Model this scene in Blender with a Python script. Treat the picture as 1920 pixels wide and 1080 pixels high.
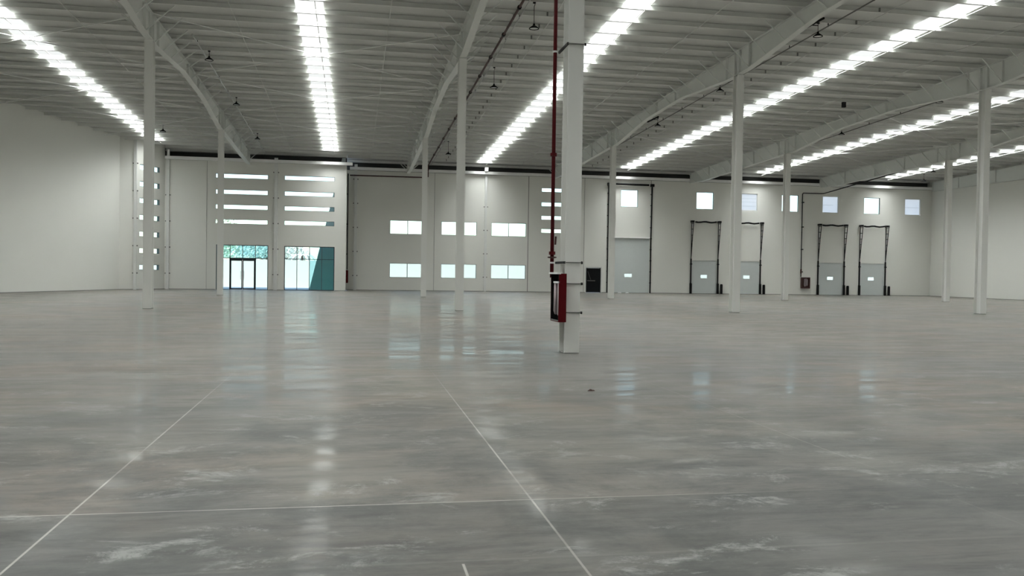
import bpy, bmesh, math, random
from mathutils import Vector, Matrix

random.seed(7)
for o in list(bpy.data.objects):
    bpy.data.objects.remove(o)
SC = bpy.context.scene
COL = SC.collection

# ------------------------------------------------------------------ camera
# metres: X to the right along the back wall, Y away from the camera, Z up
yaw, pitch, roll = 0.181, -0.0179, 0.0146
cam_d = bpy.data.cameras.new('camera')
cam_d.sensor_width = 36.0
cam_d.lens = 36.0 * 1632.0 / 1920.0
cam_d.clip_end = 2000
cam = bpy.data.objects.new('camera', cam_d)
COL.objects.link(cam)
fwd = Vector((math.sin(yaw) * math.cos(pitch), math.cos(yaw) * math.cos(pitch), math.sin(pitch)))
right = Vector((math.cos(yaw), -math.sin(yaw), 0))
up = right.cross(fwd)
r2 = right * math.cos(roll) + up * math.sin(roll)
u2 = -right * math.sin(roll) + up * math.cos(roll)
m = Matrix((r2, u2, -fwd)).transposed().to_4x4()
m.translation = Vector((0, 0, 1.7))
cam.matrix_world = m
SC.camera = cam

# ------------------------------------------------------------------ light and exposure
SC.view_settings.view_transform = 'Standard'
SC.view_settings.look = 'None'
SC.view_settings.gamma = 1.0
SC.view_settings.use_curve_mapping = False
SC.view_settings.exposure = 0.75

SKYLIGHT_STRENGTH = 31.0      # straight down
SKYLIGHT_SIDE = 0.46          # seen from the side
SKY_STRENGTH = 0.26

world = bpy.data.worlds.new('world')
SC.world = world
world.use_nodes = True
wn = world.node_tree
wn.nodes.clear()
wo = wn.nodes.new('ShaderNodeOutputWorld')
bg = wn.nodes.new('ShaderNodeBackground')
sky = wn.nodes.new('ShaderNodeTexSky')
sky.sky_type = 'NISHITA'
sky.sun_disc = False
sky.sun_elevation = math.radians(52)
sky.sun_rotation = math.radians(200)
sky.air_density = 1.0
sky.dust_density = 0.6
bg.inputs['Strength'].default_value = SKY_STRENGTH
wn.links.new(sky.outputs[0], bg.inputs[0])
wn.links.new(bg.outputs[0], wo.inputs[0])

sun_d = bpy.data.lights.new('sun', 'SUN')
sun_d.energy = 3.6
sun_d.angle = math.radians(0.6)
sun_d.color = (1.0, 0.97, 0.92)
sun = bpy.data.objects.new('sun', sun_d)
COL.objects.link(sun)
sun.location = (0, -40, 60)
# comes from behind the camera, over the roof, onto the yard beyond the windows
sun.rotation_euler = Vector((0.25, 0.62, -0.85)).to_track_quat('-Z', 'Y').to_euler()

# ------------------------------------------------------------------ materials
def mat(name):
    mt = bpy.data.materials.new(name)
    mt.use_nodes = True
    return mt, mt.node_tree, mt.node_tree.nodes['Principled BSDF']

def simple(name, col, rough=0.6, metal=0.0, var=0.06, scale=3.0, spec=0.5):
    """plain paint or metal with a slight uneven tone"""
    mt, nt, p = mat(name)
    tc = nt.nodes.new('ShaderNodeTexCoord')
    nz = nt.nodes.new('ShaderNodeTexNoise')
    nz.inputs['Scale'].default_value = scale
    nz.inputs['Detail'].default_value = 4
    nt.links.new(tc.outputs['Object'], nz.inputs['Vector'])
    mx = nt.nodes.new('ShaderNodeMix')
    mx.data_type = 'RGBA'
    mx.inputs[6].default_value = tuple(c * (1 - var) for c in col) + (1,)
    mx.inputs[7].default_value = tuple(min(1, c * (1 + var)) for c in col) + (1,)
    nt.links.new(nz.outputs[0], mx.inputs[0])
    nt.links.new(mx.outputs[2], p.inputs['Base Color'])
    p.inputs['Roughness'].default_value = rough
    p.inputs['Metallic'].default_value = metal
    p.inputs['Specular IOR Level'].default_value = spec
    return mt

M = {}
M['steel_white'] = simple('white_steel_paint', (0.72, 0.74, 0.71), 0.5, 0, 0.03)
M['column_white'] = simple('white_column_paint', (0.76, 0.765, 0.735), 0.5, 0, 0.03, 1.2)
M['rod_white'] = simple('white_rod_paint', (0.86, 0.87, 0.85), 0.5, 0, 0.02)
M['purlin'] = simple('purlin_paint', (0.74, 0.75, 0.72), 0.5, 0, 0.03)
M['sheet'] = simple('roof_sheet', (0.66, 0.67, 0.65), 0.5, 0, 0.06, 0.4)
M['precast'] = simple('painted_precast', (0.74, 0.742, 0.70), 0.75, 0, 0.045, 0.22, 0.25)
M['trim'] = simple('pale_trim', (0.66, 0.67, 0.65), 0.5)
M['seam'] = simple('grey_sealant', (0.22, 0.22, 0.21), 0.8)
M['void'] = simple('dark_closure', (0.07, 0.07, 0.068), 0.9)  # dark closure sheet, with the shadow of the roof gap in its colour
M['pipe_white'] = simple('pale_downpipe', (0.70, 0.71, 0.69), 0.5)
M['black'] = simple('black_rubber', (0.006, 0.006, 0.006), 0.7, 0, 0.06, 3.0, 0.15)
M['black_metal'] = simple('black_steel', (0.010, 0.010, 0.011), 0.5, 0, 0.06, 3.0, 0.2)
M['dark_frame'] = simple('dark_aluminium', (0.015, 0.022, 0.03), 0.4)
M['slim_frame'] = simple('grey_green_aluminium', (0.06, 0.10, 0.11), 0.4)
M['red'] = simple('red_enamel', (0.085, 0.002, 0.005), 0.5, 0, 0.05, 3.0, 0.12)
M['red_pipe'] = simple('red_pipe_paint', (0.095, 0.005, 0.008), 0.5, 0, 0.05, 3.0, 0.2)
M['red_dark'] = simple('dull_red_pipe', (0.06, 0.022, 0.02), 0.55)
M['hose'] = simple('pale_canvas_hose', (0.40, 0.34, 0.35), 0.85, 0, 0.12, 30)
M['white_lip'] = simple('white_enamel', (0.85, 0.85, 0.84), 0.4)
M['galv'] = simple('galvanised_conduit', (0.55, 0.56, 0.55), 0.4, 0.2)
M['conduit_dark'] = simple('dull_conduit', (0.16, 0.16, 0.15), 0.5)
M['door_panel'] = simple('sectional_door_paint', (0.57, 0.61, 0.605), 0.55, 0, 0.03)
M['door_black'] = simple('black_door_paint', (0.005, 0.006, 0.007), 0.5, 0, 0.06, 3.0, 0.15)
M['lens'] = simple('lamp_lens', (0.75, 0.76, 0.74), 0.3)
M['yard'] = simple('yard_concrete', (0.55, 0.54, 0.52), 0.9)
M['yard_wall'] = simple('yard_wall_render', (0.56, 0.55, 0.50), 0.9)
M['fin'] = simple('slanted_wall_render', (0.58, 0.66, 0.66), 0.9)
M['bark'] = simple('bark', (0.16, 0.12, 0.09), 0.9)
M['leaf'] = simple('leaves', (0.64, 0.67, 0.60), 0.8, 0, 0.35, 1.0)
M['leaf_yellow'] = simple('yellow_green_leaves', (0.68, 0.69, 0.50), 0.8, 0, 0.3, 1.0)
M['scrap'] = simple('brown_scrap', (0.05, 0.025, 0.02), 0.8)
M['paper'] = simple('white_scrap', (0.8, 0.8, 0.8), 0.8)

def mk_skylight():
    mt = bpy.data.materials.new('translucent_sheet')
    mt.use_nodes = True
    nt = mt.node_tree
    nt.nodes.clear()
    out = nt.nodes.new('ShaderNodeOutputMaterial')
    em = nt.nodes.new('ShaderNodeEmission')
    em.inputs[0].default_value = (0.97, 1.0, 0.985, 1)
    # ribbed translucent sheet sends most of its daylight straight down
    ge = nt.nodes.new('ShaderNodeNewGeometry')
    dt = nt.nodes.new('ShaderNodeVectorMath'); dt.operation = 'DOT_PRODUCT'
    nt.links.new(ge.outputs['Normal'], dt.inputs[0]); nt.links.new(ge.outputs['Incoming'], dt.inputs[1])
    sq = nt.nodes.new('ShaderNodeMath'); sq.operation = 'POWER'; sq.inputs[1].default_value = 4.0
    ab = nt.nodes.new('ShaderNodeMath'); ab.operation = 'ABSOLUTE'
    nt.links.new(dt.outputs['Value'], ab.inputs[0]); nt.links.new(ab.outputs[0], sq.inputs[0])
    st = nt.nodes.new('ShaderNodeMath'); st.operation = 'MULTIPLY_ADD'
    st.inputs[1].default_value = SKYLIGHT_STRENGTH; st.inputs[2].default_value = SKYLIGHT_SIDE
    nt.links.new(sq.outputs[0], st.inputs[0])
    nt.links.new(st.outputs[0], em.inputs[1])
    nt.links.new(em.outputs[0], out.inputs[0])
    return mt
M['skylight'] = mk_skylight()

def mk_glass(name, tint, gloss=0.06):
    mt = bpy.data.materials.new(name)
    mt.use_nodes = True
    nt = mt.node_tree
    nt.nodes.clear()
    out = nt.nodes.new('ShaderNodeOutputMaterial')
    tr = nt.nodes.new('ShaderNodeBsdfTransparent')
    tr.inputs[0].default_value = tint + (1,)
    gl = nt.nodes.new('ShaderNodeBsdfGlossy')
    gl.inputs['Roughness'].default_value = 0.03
    lw = nt.nodes.new('ShaderNodeLayerWeight')       # facing term for a Schlick reflectance
    pw = nt.nodes.new('ShaderNodeMath'); pw.operation = 'POWER'
    pw.inputs[1].default_value = 5.0
    lw.inputs['Blend'].default_value = 0.5
    fr = nt.nodes.new('ShaderNodeMath'); fr.operation = 'MULTIPLY_ADD'
    fr.inputs[1].default_value = 0.9; fr.inputs[2].default_value = 0.04
    nt.links.new(lw.outputs['Facing'], pw.inputs[0])
    nt.links.new(pw.outputs[0], fr.inputs[0])
    mx = nt.nodes.new('ShaderNodeMixShader')
    nt.links.new(fr.outputs[0], mx.inputs[0])
    nt.links.new(tr.outputs[0], mx.inputs[1])
    nt.links.new(gl.outputs[0], mx.inputs[2])
    nt.links.new(mx.outputs[0], out.inputs[0])
    return mt
M['glass'] = mk_glass('tinted_glass', (0.87, 0.95, 0.93))
M['glass_teal'] = mk_glass('teal_glass', (0.62, 0.86, 0.87))

def mk_frosted():
    mt = bpy.data.materials.new('frosted_panel')
    mt.use_nodes = True
    nt = mt.node_tree
    nt.nodes.clear()
    out = nt.nodes.new('ShaderNodeOutputMaterial')
    tl = nt.nodes.new('ShaderNodeBsdfTranslucent')
    tl.inputs[0].default_value = (0.93, 0.91, 0.88, 1)
    df = nt.nodes.new('ShaderNodeBsdfDiffuse')
    df.inputs[0].default_value = (0.82, 0.82, 0.84, 1)
    mx = nt.nodes.new('ShaderNodeMixShader')
    mx.inputs[0].default_value = 0.8
    nt.links.new(df.outputs[0], mx.inputs[1])
    nt.links.new(tl.outputs[0], mx.inputs[2])
    nt.links.new(mx.outputs[0], out.inputs[0])
    return mt
M['frosted'] = mk_frosted()

def mk_floor():
    mt, nt, p = mat('power_floated_concrete')
    N, L = nt.nodes, nt.links
    tc = N.new('ShaderNodeTexCoord')
    def noise(scale, sx=1.0, sy=1.0, detail=5, rough=0.55, dist=0.0):
        mp = N.new('ShaderNodeMapping')
        mp.inputs['Scale'].default_value = (sx, sy, 1)
        L.new(tc.outputs['Object'], mp.inputs[0])
        nz = N.new('ShaderNodeTexNoise')
        nz.inputs['Scale'].default_value = scale
        nz.inputs['Detail'].default_value = detail
        nz.inputs['Roughness'].default_value = rough
        nz.inputs['Distortion'].default_value = dist
        L.new(mp.outputs[0], nz.inputs['Vector'])
        return nz.outputs[0]
    def ramp(src, a, b, lo=0.0, hi=1.0):
        r = N.new('ShaderNodeMapRange')
        r.inputs[1].default_value = a; r.inputs[2].default_value = b
        r.inputs[3].default_value = lo; r.inputs[4].default_value = hi
        L.new(src, r.inputs[0]); return r.outputs[0]
    def mix(f, a, b, mode='MIX'):
        mx = N.new('ShaderNodeMix'); mx.data_type = 'RGBA'; mx.blend_type = mode
        if isinstance(f, float): mx.inputs[0].default_value = f
        else: L.new(f, mx.inputs[0])
        for k, v in ((6, a), (7, b)):
            if isinstance(v, tuple): mx.inputs[k].default_value = v
            else: L.new(v, mx.inputs[k])
        return mx.outputs[2]
    def mth(op, a, b=None):
        n = N.new('ShaderNodeMath'); n.operation = op
        for k, v in ((0, a), (1, b)):
            if v is None: continue
            if isinstance(v, (int, float)): n.inputs[k].default_value = v
            else: L.new(v, n.inputs[k])
        return n.outputs[0]
    sp = N.new('ShaderNodeSeparateXYZ'); L.new(tc.outputs['Object'], sp.inputs[0])
    big = ramp(noise(0.10, 1, 1, 4, 0.6, 0.3), 0.42, 0.58)
    rust = ramp(noise(0.26, 0.6, 1.0, 7, 0.7, 0.4), 0.50, 0.62)
    mid = ramp(noise(0.75, 0.9, 1.0, 9, 0.72, 0.4), 0.46, 0.58)
    fine = ramp(noise(5.0, 0.5, 1.3, 9, 0.8, 0.2), 0.42, 0.62)
    streak = mth('MULTIPLY', ramp(noise(1.9, 0.3, 2.4, 9, 0.78, 0.3), 0.48, 0.62), ramp(sp.outputs[1], 5.5, 9.0, 1.0, 0.35))
    dust = ramp(noise(1.5, 0.8, 1.2, 10, 0.8, 0.5), 0.53, 0.62)
    edge = ramp(noise(0.7, 0.8, 1.0, 6, 0.65, 0.5), 0.46, 0.53)
    fore = ramp(sp.outputs[1], 5.0, 14.0)          # blotches and dust strengthen towards the camera
    near_mottle = ramp(fore, 0.0, 1.0, 1.0, 0.45)
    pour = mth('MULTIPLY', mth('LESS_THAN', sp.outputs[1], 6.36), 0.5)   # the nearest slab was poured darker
    far_sheen = ramp(sp.outputs[1], 6.4, 30.0)  # warmer and paler with distance; grazing sheen put into the colour
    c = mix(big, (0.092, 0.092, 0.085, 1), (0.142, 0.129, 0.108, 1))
    c = mix(mth('MULTIPLY', far_sheen, 0.55), c, (0.172, 0.158, 0.134, 1))
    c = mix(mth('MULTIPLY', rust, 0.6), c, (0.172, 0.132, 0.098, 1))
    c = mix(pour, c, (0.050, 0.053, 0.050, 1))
    c = mix(mth('MULTIPLY', mth('MULTIPLY', mid, near_mottle), 0.8), c, (0.038, 0.041, 0.038, 1))
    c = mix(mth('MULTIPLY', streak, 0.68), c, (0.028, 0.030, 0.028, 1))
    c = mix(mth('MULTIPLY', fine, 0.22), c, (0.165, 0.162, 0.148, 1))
    c = mix(mth('MULTIPLY', mth('MULTIPLY', dust, edge), mth('MULTIPLY', near_mottle, 0.8)), c, (0.23, 0.235, 0.22, 1))
    # saw-cut joints
    def line(axis, pos, half):
        d = mth('ABSOLUTE', mth('SUBTRACT', sp.outputs[axis], pos))
        return ramp(d, half * 0.6, half, 1.0, 0.0)
    gaps = ramp(noise(0.55, 1, 1, 3, 0.5), 0.33, 0.5, 0.15, 1.0)
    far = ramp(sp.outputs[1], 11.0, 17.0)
    near = mth('SUBTRACT', 1.0, far)
    lx = mth('MAXIMUM', line(0, -1.89, 0.010), line(0, 1.335, 0.010))
    lx = mth('MAXIMUM', lx, mth('MULTIPLY', line(0, 4.6, 0.012), 0.3))
    faint = mth('MAXIMUM', line(1, 18.5, 0.05), line(1, 14.1, 0.04))
    ly = mth('MULTIPLY', line(1, 6.36, 0.011), ramp(sp.outputs[0], 1.5, 3.4, 1.0, 0.12))
    ly = mth('MAXIMUM', ly, mth('MULTIPLY', line(1, 5.05, 0.02), 0.10))
    short = mth('MULTIPLY', line(0, 0.65, 0.010), mth('LESS_THAN', sp.outputs[1], 5.0))
    light = mth('MULTIPLY', mth('MAXIMUM', mth('MAXIMUM', mth('MULTIPLY', lx, near), ly), short), gaps)
    light = mth('MAXIMUM', light, mth('MULTIPLY', faint, 0.22))
    c = mix(mth('MULTIPLY', light, 0.75), c, (0.36, 0.35, 0.315, 1))
    dark = mth('MULTIPLY', mth('MULTIPLY', lx, far), gaps)  # far cuts coloured dark, for the shaded look of a distant groove
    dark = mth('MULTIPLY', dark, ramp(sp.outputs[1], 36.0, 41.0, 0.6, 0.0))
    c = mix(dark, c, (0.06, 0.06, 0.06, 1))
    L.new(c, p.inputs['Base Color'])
    p.inputs['Roughness'].default_value = 0.58
    p.inputs['Specular IOR Level'].default_value = 0.55
    polish = mth('MULTIPLY', ramp(noise(1.4, 0.3, 1.6, 8, 0.72, 0.3), 0.44, 0.56, 0.0, 1.0), mth('SUBTRACT', 1.0, mth('MULTIPLY', dust, 0.8)))
    L.new(mth('MULTIPLY', polish, 0.37), p.inputs['Coat Weight'])
    L.new(ramp(noise(1.9, 0.5, 1.5, 4, 0.6), 0.3, 0.7, 0.05, 0.16), p.inputs['Coat Roughness'])
    bp = N.new('ShaderNodeBump')
    bp.inputs['Strength'].default_value = 0.16
    bp.inputs['Distance'].default_value = 0.012
    L.new(noise(1.1, 0.3, 1.6, 5, 0.6, 0.6), bp.inputs['Height'])
    L.new(bp.outputs[0], p.inputs['Coat Normal'])
    return mt
M['floor'] = mk_floor()

# ------------------------------------------------------------------ mesh helpers
class MB:
    """collects shapes, then links them as ONE mesh object"""
    def __init__(self):
        self.v, self.f = [], []
    def add(self, vs, fs):
        b = len(self.v)
        self.v += [tuple(p) for p in vs]
        self.f += [tuple(b + i for i in q) for q in fs]
    def box(self, x0, x1, y0, y1, z0, z1):
        x0, x1 = min(x0, x1), max(x0, x1); y0, y1 = min(y0, y1), max(y0, y1); z0, z1 = min(z0, z1), max(z0, z1)
        self.add([(x0,y0,z0),(x1,y0,z0),(x1,y1,z0),(x0,y1,z0),(x0,y0,z1),(x1,y0,z1),(x1,y1,z1),(x0,y1,z1)],
                 [(0,3,2,1),(4,5,6,7),(0,1,5,4),(1,2,6,5),(2,3,7,6),(3,0,4,7)])
        return self
    def bar(self, a, b, w, h=None):
        """rectangular bar between two points"""
        h = h or w
        a, b = Vector(a), Vector(b)
        d = (b - a).normalized()
        s = d.cross(Vector((0, 0, 1)))
        if s.length < 1e-4: s = Vector((1, 0, 0))
        s.normalize(); t = s.cross(d)
        vs = []
        for p in (a, b):
            for i, j in ((-1,-1),(1,-1),(1,1),(-1,1)):
                vs.append(p + s * (i * w / 2) + t * (j * h / 2))
        self.add(vs, [(0,1,2,3),(7,6,5,4),(0,4,5,1),(1,5,6,2),(2,6,7,3),(3,7,4,0)])
        return self
    def tube(self, pts, r, n=10, caps=True):
        pts = [Vector(p) for p in pts]
        rings = []
        ref = None
        for i, p in enumerate(pts):
            if i == 0: d = pts[1] - p
            elif i == len(pts) - 1: d = p - pts[-2]
            else: d = (pts[i+1] - p).normalized() + (p - pts[i-1]).normalized()
            d.normalize()
            if ref is None:
                ref = d.cross(Vector((0, 0, 1)))
                if ref.length < 1e-3: ref = d.cross(Vector((0, 1, 0)))
            s = (ref - d * ref.dot(d)).normalized()
            ref = s
            t = d.cross(s)
            rad = r[i] if isinstance(r, (list, tuple)) else r
            rings.append([p + s * (rad * math.cos(2*math.pi*k/n)) + t * (rad * math.sin(2*math.pi*k/n)) for k in range(n)])
        vs = [q for ring in rings for q in ring]
        fs = []
        for i in range(len(pts) - 1):
            for k in range(n):
                a, b = i*n + k, i*n + (k+1) % n
                fs.append((a, b, b+n, a+n))
        if caps:
            fs.append(tuple(reversed(range(n))))
            fs.append(tuple(range((len(pts)-1)*n, len(pts)*n)))
        self.add(vs, fs)
        return self
    def lathe(self, prof, c, n=20):
        """profile of (radius, z) turned about the vertical through c"""
        vs, fs = [], []
        for (r, z) in prof:
            for k in range(n):
                a = 2*math.pi*k/n
                vs.append((c[0] + r*math.cos(a), c[1] + r*math.sin(a), c[2] + z))
        for i in range(len(prof) - 1):
            for k in range(n):
                a, b = i*n + k, i*n + (k+1) % n
                fs.append((a, b, b+n, a+n))
        self.add(vs, fs)
        return self
    def prism(self, poly, y0, y1):
        """polygon in X, Z pushed along Y"""
        n = len(poly)
        vs = [(x, y0, z) for x, z in poly] + [(x, y1, z) for x, z in poly]
        fs = [tuple(range(n)), tuple(reversed(range(n, 2*n)))]
        for i in range(n):
            j = (i+1) % n
            fs.append((i, i+n, j+n, j))
        self.add(vs, fs)
        return self
    def prism_x(self, poly, x0, x1):
        """polygon in Y, Z pushed along X"""
        n = len(poly)
        vs = [(x0, y, z) for y, z in poly] + [(x1, y, z) for y, z in poly]
        fs = [tuple(range(n)), tuple(reversed(range(n, 2*n)))]
        for i in range(n):
            j = (i+1) % n
            fs.append((i, i+n, j+n, j))
        self.add(vs, fs)
        return self
    def build(self, name, mt, parent=None, smooth=False, origin=None, bevel=0):
        me = bpy.data.meshes.new(name)
        if origin:
            ox, oy, oz = origin
            vs = [(x-ox, y-oy, z-oz) for x, y, z in self.v]
        else:
            vs = self.v
        me.from_pydata(vs, [], self.f)
        bm = bmesh.new(); bm.from_mesh(me)
        bmesh.ops.recalc_face_normals(bm, faces=bm.faces)
        bm.to_mesh(me); bm.free()
        me.materials.append(mt)
        if smooth:
            for p in me.polygons: p.use_smooth = True
        o = bpy.data.objects.new(name, me)
        COL.objects.link(o)
        if origin: o.location = origin
        if parent is not None:
            o.parent = parent
        if bevel:
            b = o.modifiers.new('bevel', 'BEVEL'); b.width = bevel; b.segments = 2; b.limit_method = 'ANGLE'
        return o

def tag(o, label=None, cat=None, group=None, kind=None):
    if label: o['label'] = label
    if cat: o['category'] = cat
    if group: o['group'] = group
    if kind: o['kind'] = kind
    return o

def thing(name, label, cat, loc=(0, 0, 0), group=None, kind=None, rz=0.0):
    o = bpy.data.objects.new(name, None)
    o.empty_display_size = 0.2
    COL.objects.link(o)
    o.location = loc
    o.rotation_euler = (0, 0, rz)
    return tag(o, label, cat, group, kind)

def copy_tree(o, parent=None):
    c = o.copy(); COL.objects.link(c)
    if parent is not None: c.parent = parent
    for ch in [x for x in list(bpy.data.objects) if x.parent == o]:
        copy_tree(ch, c)
    return c

def wall_mesh(length, z0, z1, thick, holes, name, mt, origin, rz, parent=None):
    """upright slab; local x along the wall, room side at local y=0, outside at y=thick"""
    xs = sorted(set([0, length] + [h[0] for h in holes] + [h[1] for h in holes]))
    zs = sorted(set([z0, z1] + [h[2] for h in holes] + [h[3] for h in holes]))
    def solid(i, j):
        if i < 0 or j < 0 or i >= len(xs)-1 or j >= len(zs)-1: return False
        cx, cz = (xs[i]+xs[i+1])/2, (zs[j]+zs[j+1])/2
        return not any(h[0] < cx < h[1] and h[2] < cz < h[3] for h in holes)
    mb = MB()
    for i in range(len(xs)-1):
        for j in range(len(zs)-1):
            if not solid(i, j): continue
            a, b, c, d = xs[i], xs[i+1], zs[j], zs[j+1]
            mb.add([(a,0,c),(b,0,c),(b,0,d),(a,0,d)], [(0,1,2,3)])
            mb.add([(a,thick,c),(b,thick,c),(b,thick,d),(a,thick,d)], [(3,2,1,0)])
            if not solid(i-1, j): mb.add([(a,0,c),(a,0,d),(a,thick,d),(a,thick,c)], [(0,1,2,3)])
            if not solid(i+1, j): mb.add([(b,0,c),(b,thick,c),(b,thick,d),(b,0,d)], [(0,1,2,3)])
            if not solid(i, j-1): mb.add([(a,0,c),(a,thick,c),(b,thick,c),(b,0,c)], [(0,1,2,3)])
            if not solid(i, j+1): mb.add([(a,0,d),(b,0,d),(b,thick,d),(a,thick,d)], [(0,1,2,3)])
    me = bpy.data.meshes.new(name)
    me.from_pydata(mb.v, [], mb.f)
    bm = bmesh.new(); bm.from_mesh(me)
    bmesh.ops.remove_doubles(bm, verts=bm.verts, dist=1e-5)
    bmesh.ops.recalc_face_normals(bm, faces=bm.faces)
    bm.to_mesh(me); bm.free()
    me.materials.append(mt)
    o = bpy.data.objects.new(name, me)
    COL.objects.link(o)
    o.location = origin
    o.rotation_euler = (0, 0, rz)
    if parent is not None: o.parent = parent
    return o

# ------------------------------------------------------------------ main measures
def zb(y):                       # underside of the purlins: roof falls gently to the back wall
    return 12.10 - 0.0292 * (y - 36.0)
PUR_H = 0.23
BACK_Y, LEFT_BAY_Y = 75.5, 72.3
RIGHT_X, REAR_Y = 54.87, -21.0
STEP_X = -0.58
LW = [(-25.0, -21.0), (-25.0, 45.2), (-17.1, 68.9), (-16.1, 69.3), (-14.6, 72.3)]   # left side, front to back
BEAM_X = [-8.24, 4.57, 17.37, 30.18, 42.99]
ROWS = [17.87, 37.5, 57.1]

def left_x(y):
    for (xa, ya), (xb, yb) in zip(LW, LW[1:]):
        if ya <= y <= yb: return xa + (xb - xa) * (y - ya) / (yb - ya)
    return STEP_X

# ------------------------------------------------------------------ floor, roof, walls
outline = [(-25.2, -21.2), (55.2, -21.2), (55.2, 75.9), (-0.5, 75.9), (-0.5, 72.7), (-14.8, 72.7), (-16.4, 69.5), (-17.4, 69.1), (-25.2, 45.3)]
mb = MB()
n = len(outline)
mb.add([(x, y, 0.0) for x, y in outline] + [(x, y, -0.2) for x, y in outline],
       [tuple(range(n)), tuple(reversed(range(n, 2*n)))] + [(i, i+n, (i+1) % n + n, (i+1) % n) for i in range(n)])
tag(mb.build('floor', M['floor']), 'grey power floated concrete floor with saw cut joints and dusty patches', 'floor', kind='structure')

# roof sheet, split where the translucent strips run
strips = [-14.64, -1.84, 10.97, 23.77, 36.58, 49.39]
SW = 0.56
def sheet_strip(mb, x0, x1, y0, y1, up=0.0, t=0.05):
    vs = []
    for dz in (0, t):
        for (x, y) in ((x0, y0), (x1, y0), (x1, y1), (x0, y1)):
            vs.append((x, y, zb(y) + PUR_H + up + dz))
    mb.add(vs, [(0,3,2,1),(4,5,6,7),(0,1,5,4),(1,2,6,5),(2,3,7,6),(3,0,4,7)])
def strip_end(s): return 69.9 if s < -10 else (71.6 if s < STEP_X else 74.9)
mb = MB()
edges = [-25.6] + [e for s in strips for e in (s - SW, s + SW)] + [55.4]
for a, b in zip(edges[0::2], edges[1::2]):
    sheet_strip(mb, a, b, -21.4, 76.4)
for s in strips: sheet_strip(mb, s - SW, s + SW, strip_end(s), 76.4)
tag(mb.build('ceiling', M['sheet']), 'pale metal roof sheets falling gently towards the back wall', 'ceiling', kind='structure')

names = ['leftmost translucent skylight strip, running down above the blank left wall',
         'translucent skylight strip leading straight to the tall glazed bays on the left',
         'translucent skylight strip passing behind the column with the red hose cabinet',
         'translucent skylight strip ending above the tall sectional door and the left dock door',
         'translucent skylight strip ending above the square windows right of the hose cabinet on the wall',
         'rightmost translucent skylight strip, close to the right side wall']
for s, nm in zip(strips, names):
    mb = MB(); sheet_strip(mb, s - SW, s + SW, -21.4, strip_end(s), 0.005, 0.03)
    tag(mb.build('skylight', M['skylight']), nm, 'skylight', 'translucent strips in the roof')

def seg_wall(name, a, b, z1, holes, label, mt=None, thick=0.22, raked=False):
    """a to b with the room on the right-hand side of travel looking along it reversed: local +y is outside"""
    dx, dy = b[0]-a[0], b[1]-a[1]
    L = math.hypot(dx, dy)
    o = wall_mesh(L, 0.0, z1, thick, holes, name, mt or M['precast'], (a[0], a[1], 0), math.atan2(dy, dx))
    if raked:                                # top follows the roof slope
        for v in o.data.vertices:
            if abs(v.co.z - z1) < 1e-4:
                wy = a[1] + (v.co.x*dy + v.co.y*dx)/L
                v.co.z = zb(wy) + PUR_H - .012
    return tag(o, label, 'wall', kind='structure')

STRIP_Z = [(8.87, 9.23), (7.60, 7.97), (6.41, 6.78), (5.24, 5.61)]
# left bay: local x = X - (-14.6)
LB0 = -14.6
lb_holes = [(x0-LB0, x1-LB0, a, b) for (x0, x1) in ((-10.80, -6.77), (-5.49, -1.54)) for a, b in STRIP_Z]
lb_holes += [(-10.72-LB0, -6.71-LB0, 0.0, 3.58), (-5.46-LB0, -1.49-LB0, 0.0, 3.56)]
seg_wall('wall_back_left', (-14.6, LEFT_BAY_Y), (STEP_X, LEFT_BAY_Y), 10.2, lb_holes, 'pale grey back wall section with two stacks of slit windows and two glazed entrances')
# main back wall: local x = X - STEP_X
SQ = [(23.67, 25.28), (30.88, 32.54), (35.25, 36.85), (39.30, 40.98), (43.44, 45.06), (47.73, 49.38), (52.02, 53.68)]
OFF = [(3.09, 6.12), (7.52, 10.61), (11.91, 15.01)]
bw = [(a, b, z0, z1) for a, b in OFF for z0, z1 in ((4.86, 6.04), (1.12, 2.35))]
bw += [(16.37, 19.50, a, b) for a, b in STRIP_Z]
bw += [(a, b, 7.75, 9.31) for a, b in SQ]
DOCK = [(30.50, 32.98), (34.72, 37.17), (43.14, 45.68), (47.42, 49.98)]
VISION = [(31.42, 32.06), (35.60, 36.25), (44.07, 44.70), (48.31, 48.96)]
bw += [(a, b, 0.0, 3.05) for a, b in DOCK]
bw += [(22.60, 26.44, 0.0, 5.0), (20.54, 21.91, 0.0, 2.24)]
seg_wall('wall_back_right', (STEP_X, BACK_Y), (RIGHT_X, BACK_Y), 10.2, [(a-STEP_X, b-STEP_X, c, d) for a, b, c, d in bw], 'pale grey back wall with office windows, dock doors and a row of square windows')
seg_wall('wall_step', (STEP_X, LEFT_BAY_Y + 0.22), (STEP_X, BACK_Y), 10.2, [], 'narrow return wall where the glazed bay steps forward of the back wall')
seg_wall('wall_right', (RIGHT_X, BACK_Y + 0.85), (RIGHT_X, REAR_Y), 13.6, [], 'blank pale grey right side wall', raked=True)
for nm, a, b, lb in (('wall_left', LW[1], LW[2], 'blank pale left side wall running at an angle to the back corner'),
                     ('wall_left_near', LW[0], LW[1], 'blank pale left side wall beside the camera'),
                     ('wall_left_corner', LW[2], LW[3], 'narrow plain wall strip left of the slit windows')):
    seg_wall(nm, a, b, 13.7, [], lb, raked=True)
CH_L = math.hypot(1.5, 3.0)
CH_Z = [(9.05 - 1.262*k, 9.46 - 1.262*k) for k in range(7)]
seg_wall('wall_angled', LW[3], LW[4], 11.2, [(0.15*CH_L, 0.82*CH_L, a, b) for a, b in CH_Z], 'angled wall with seven small windows one above another', raked=True)
seg_wall('wall_rear', (RIGHT_X + 0.2, REAR_Y), (-25.2, REAR_Y), 13.8, [], 'plain wall behind the camera', raked=True)

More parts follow.
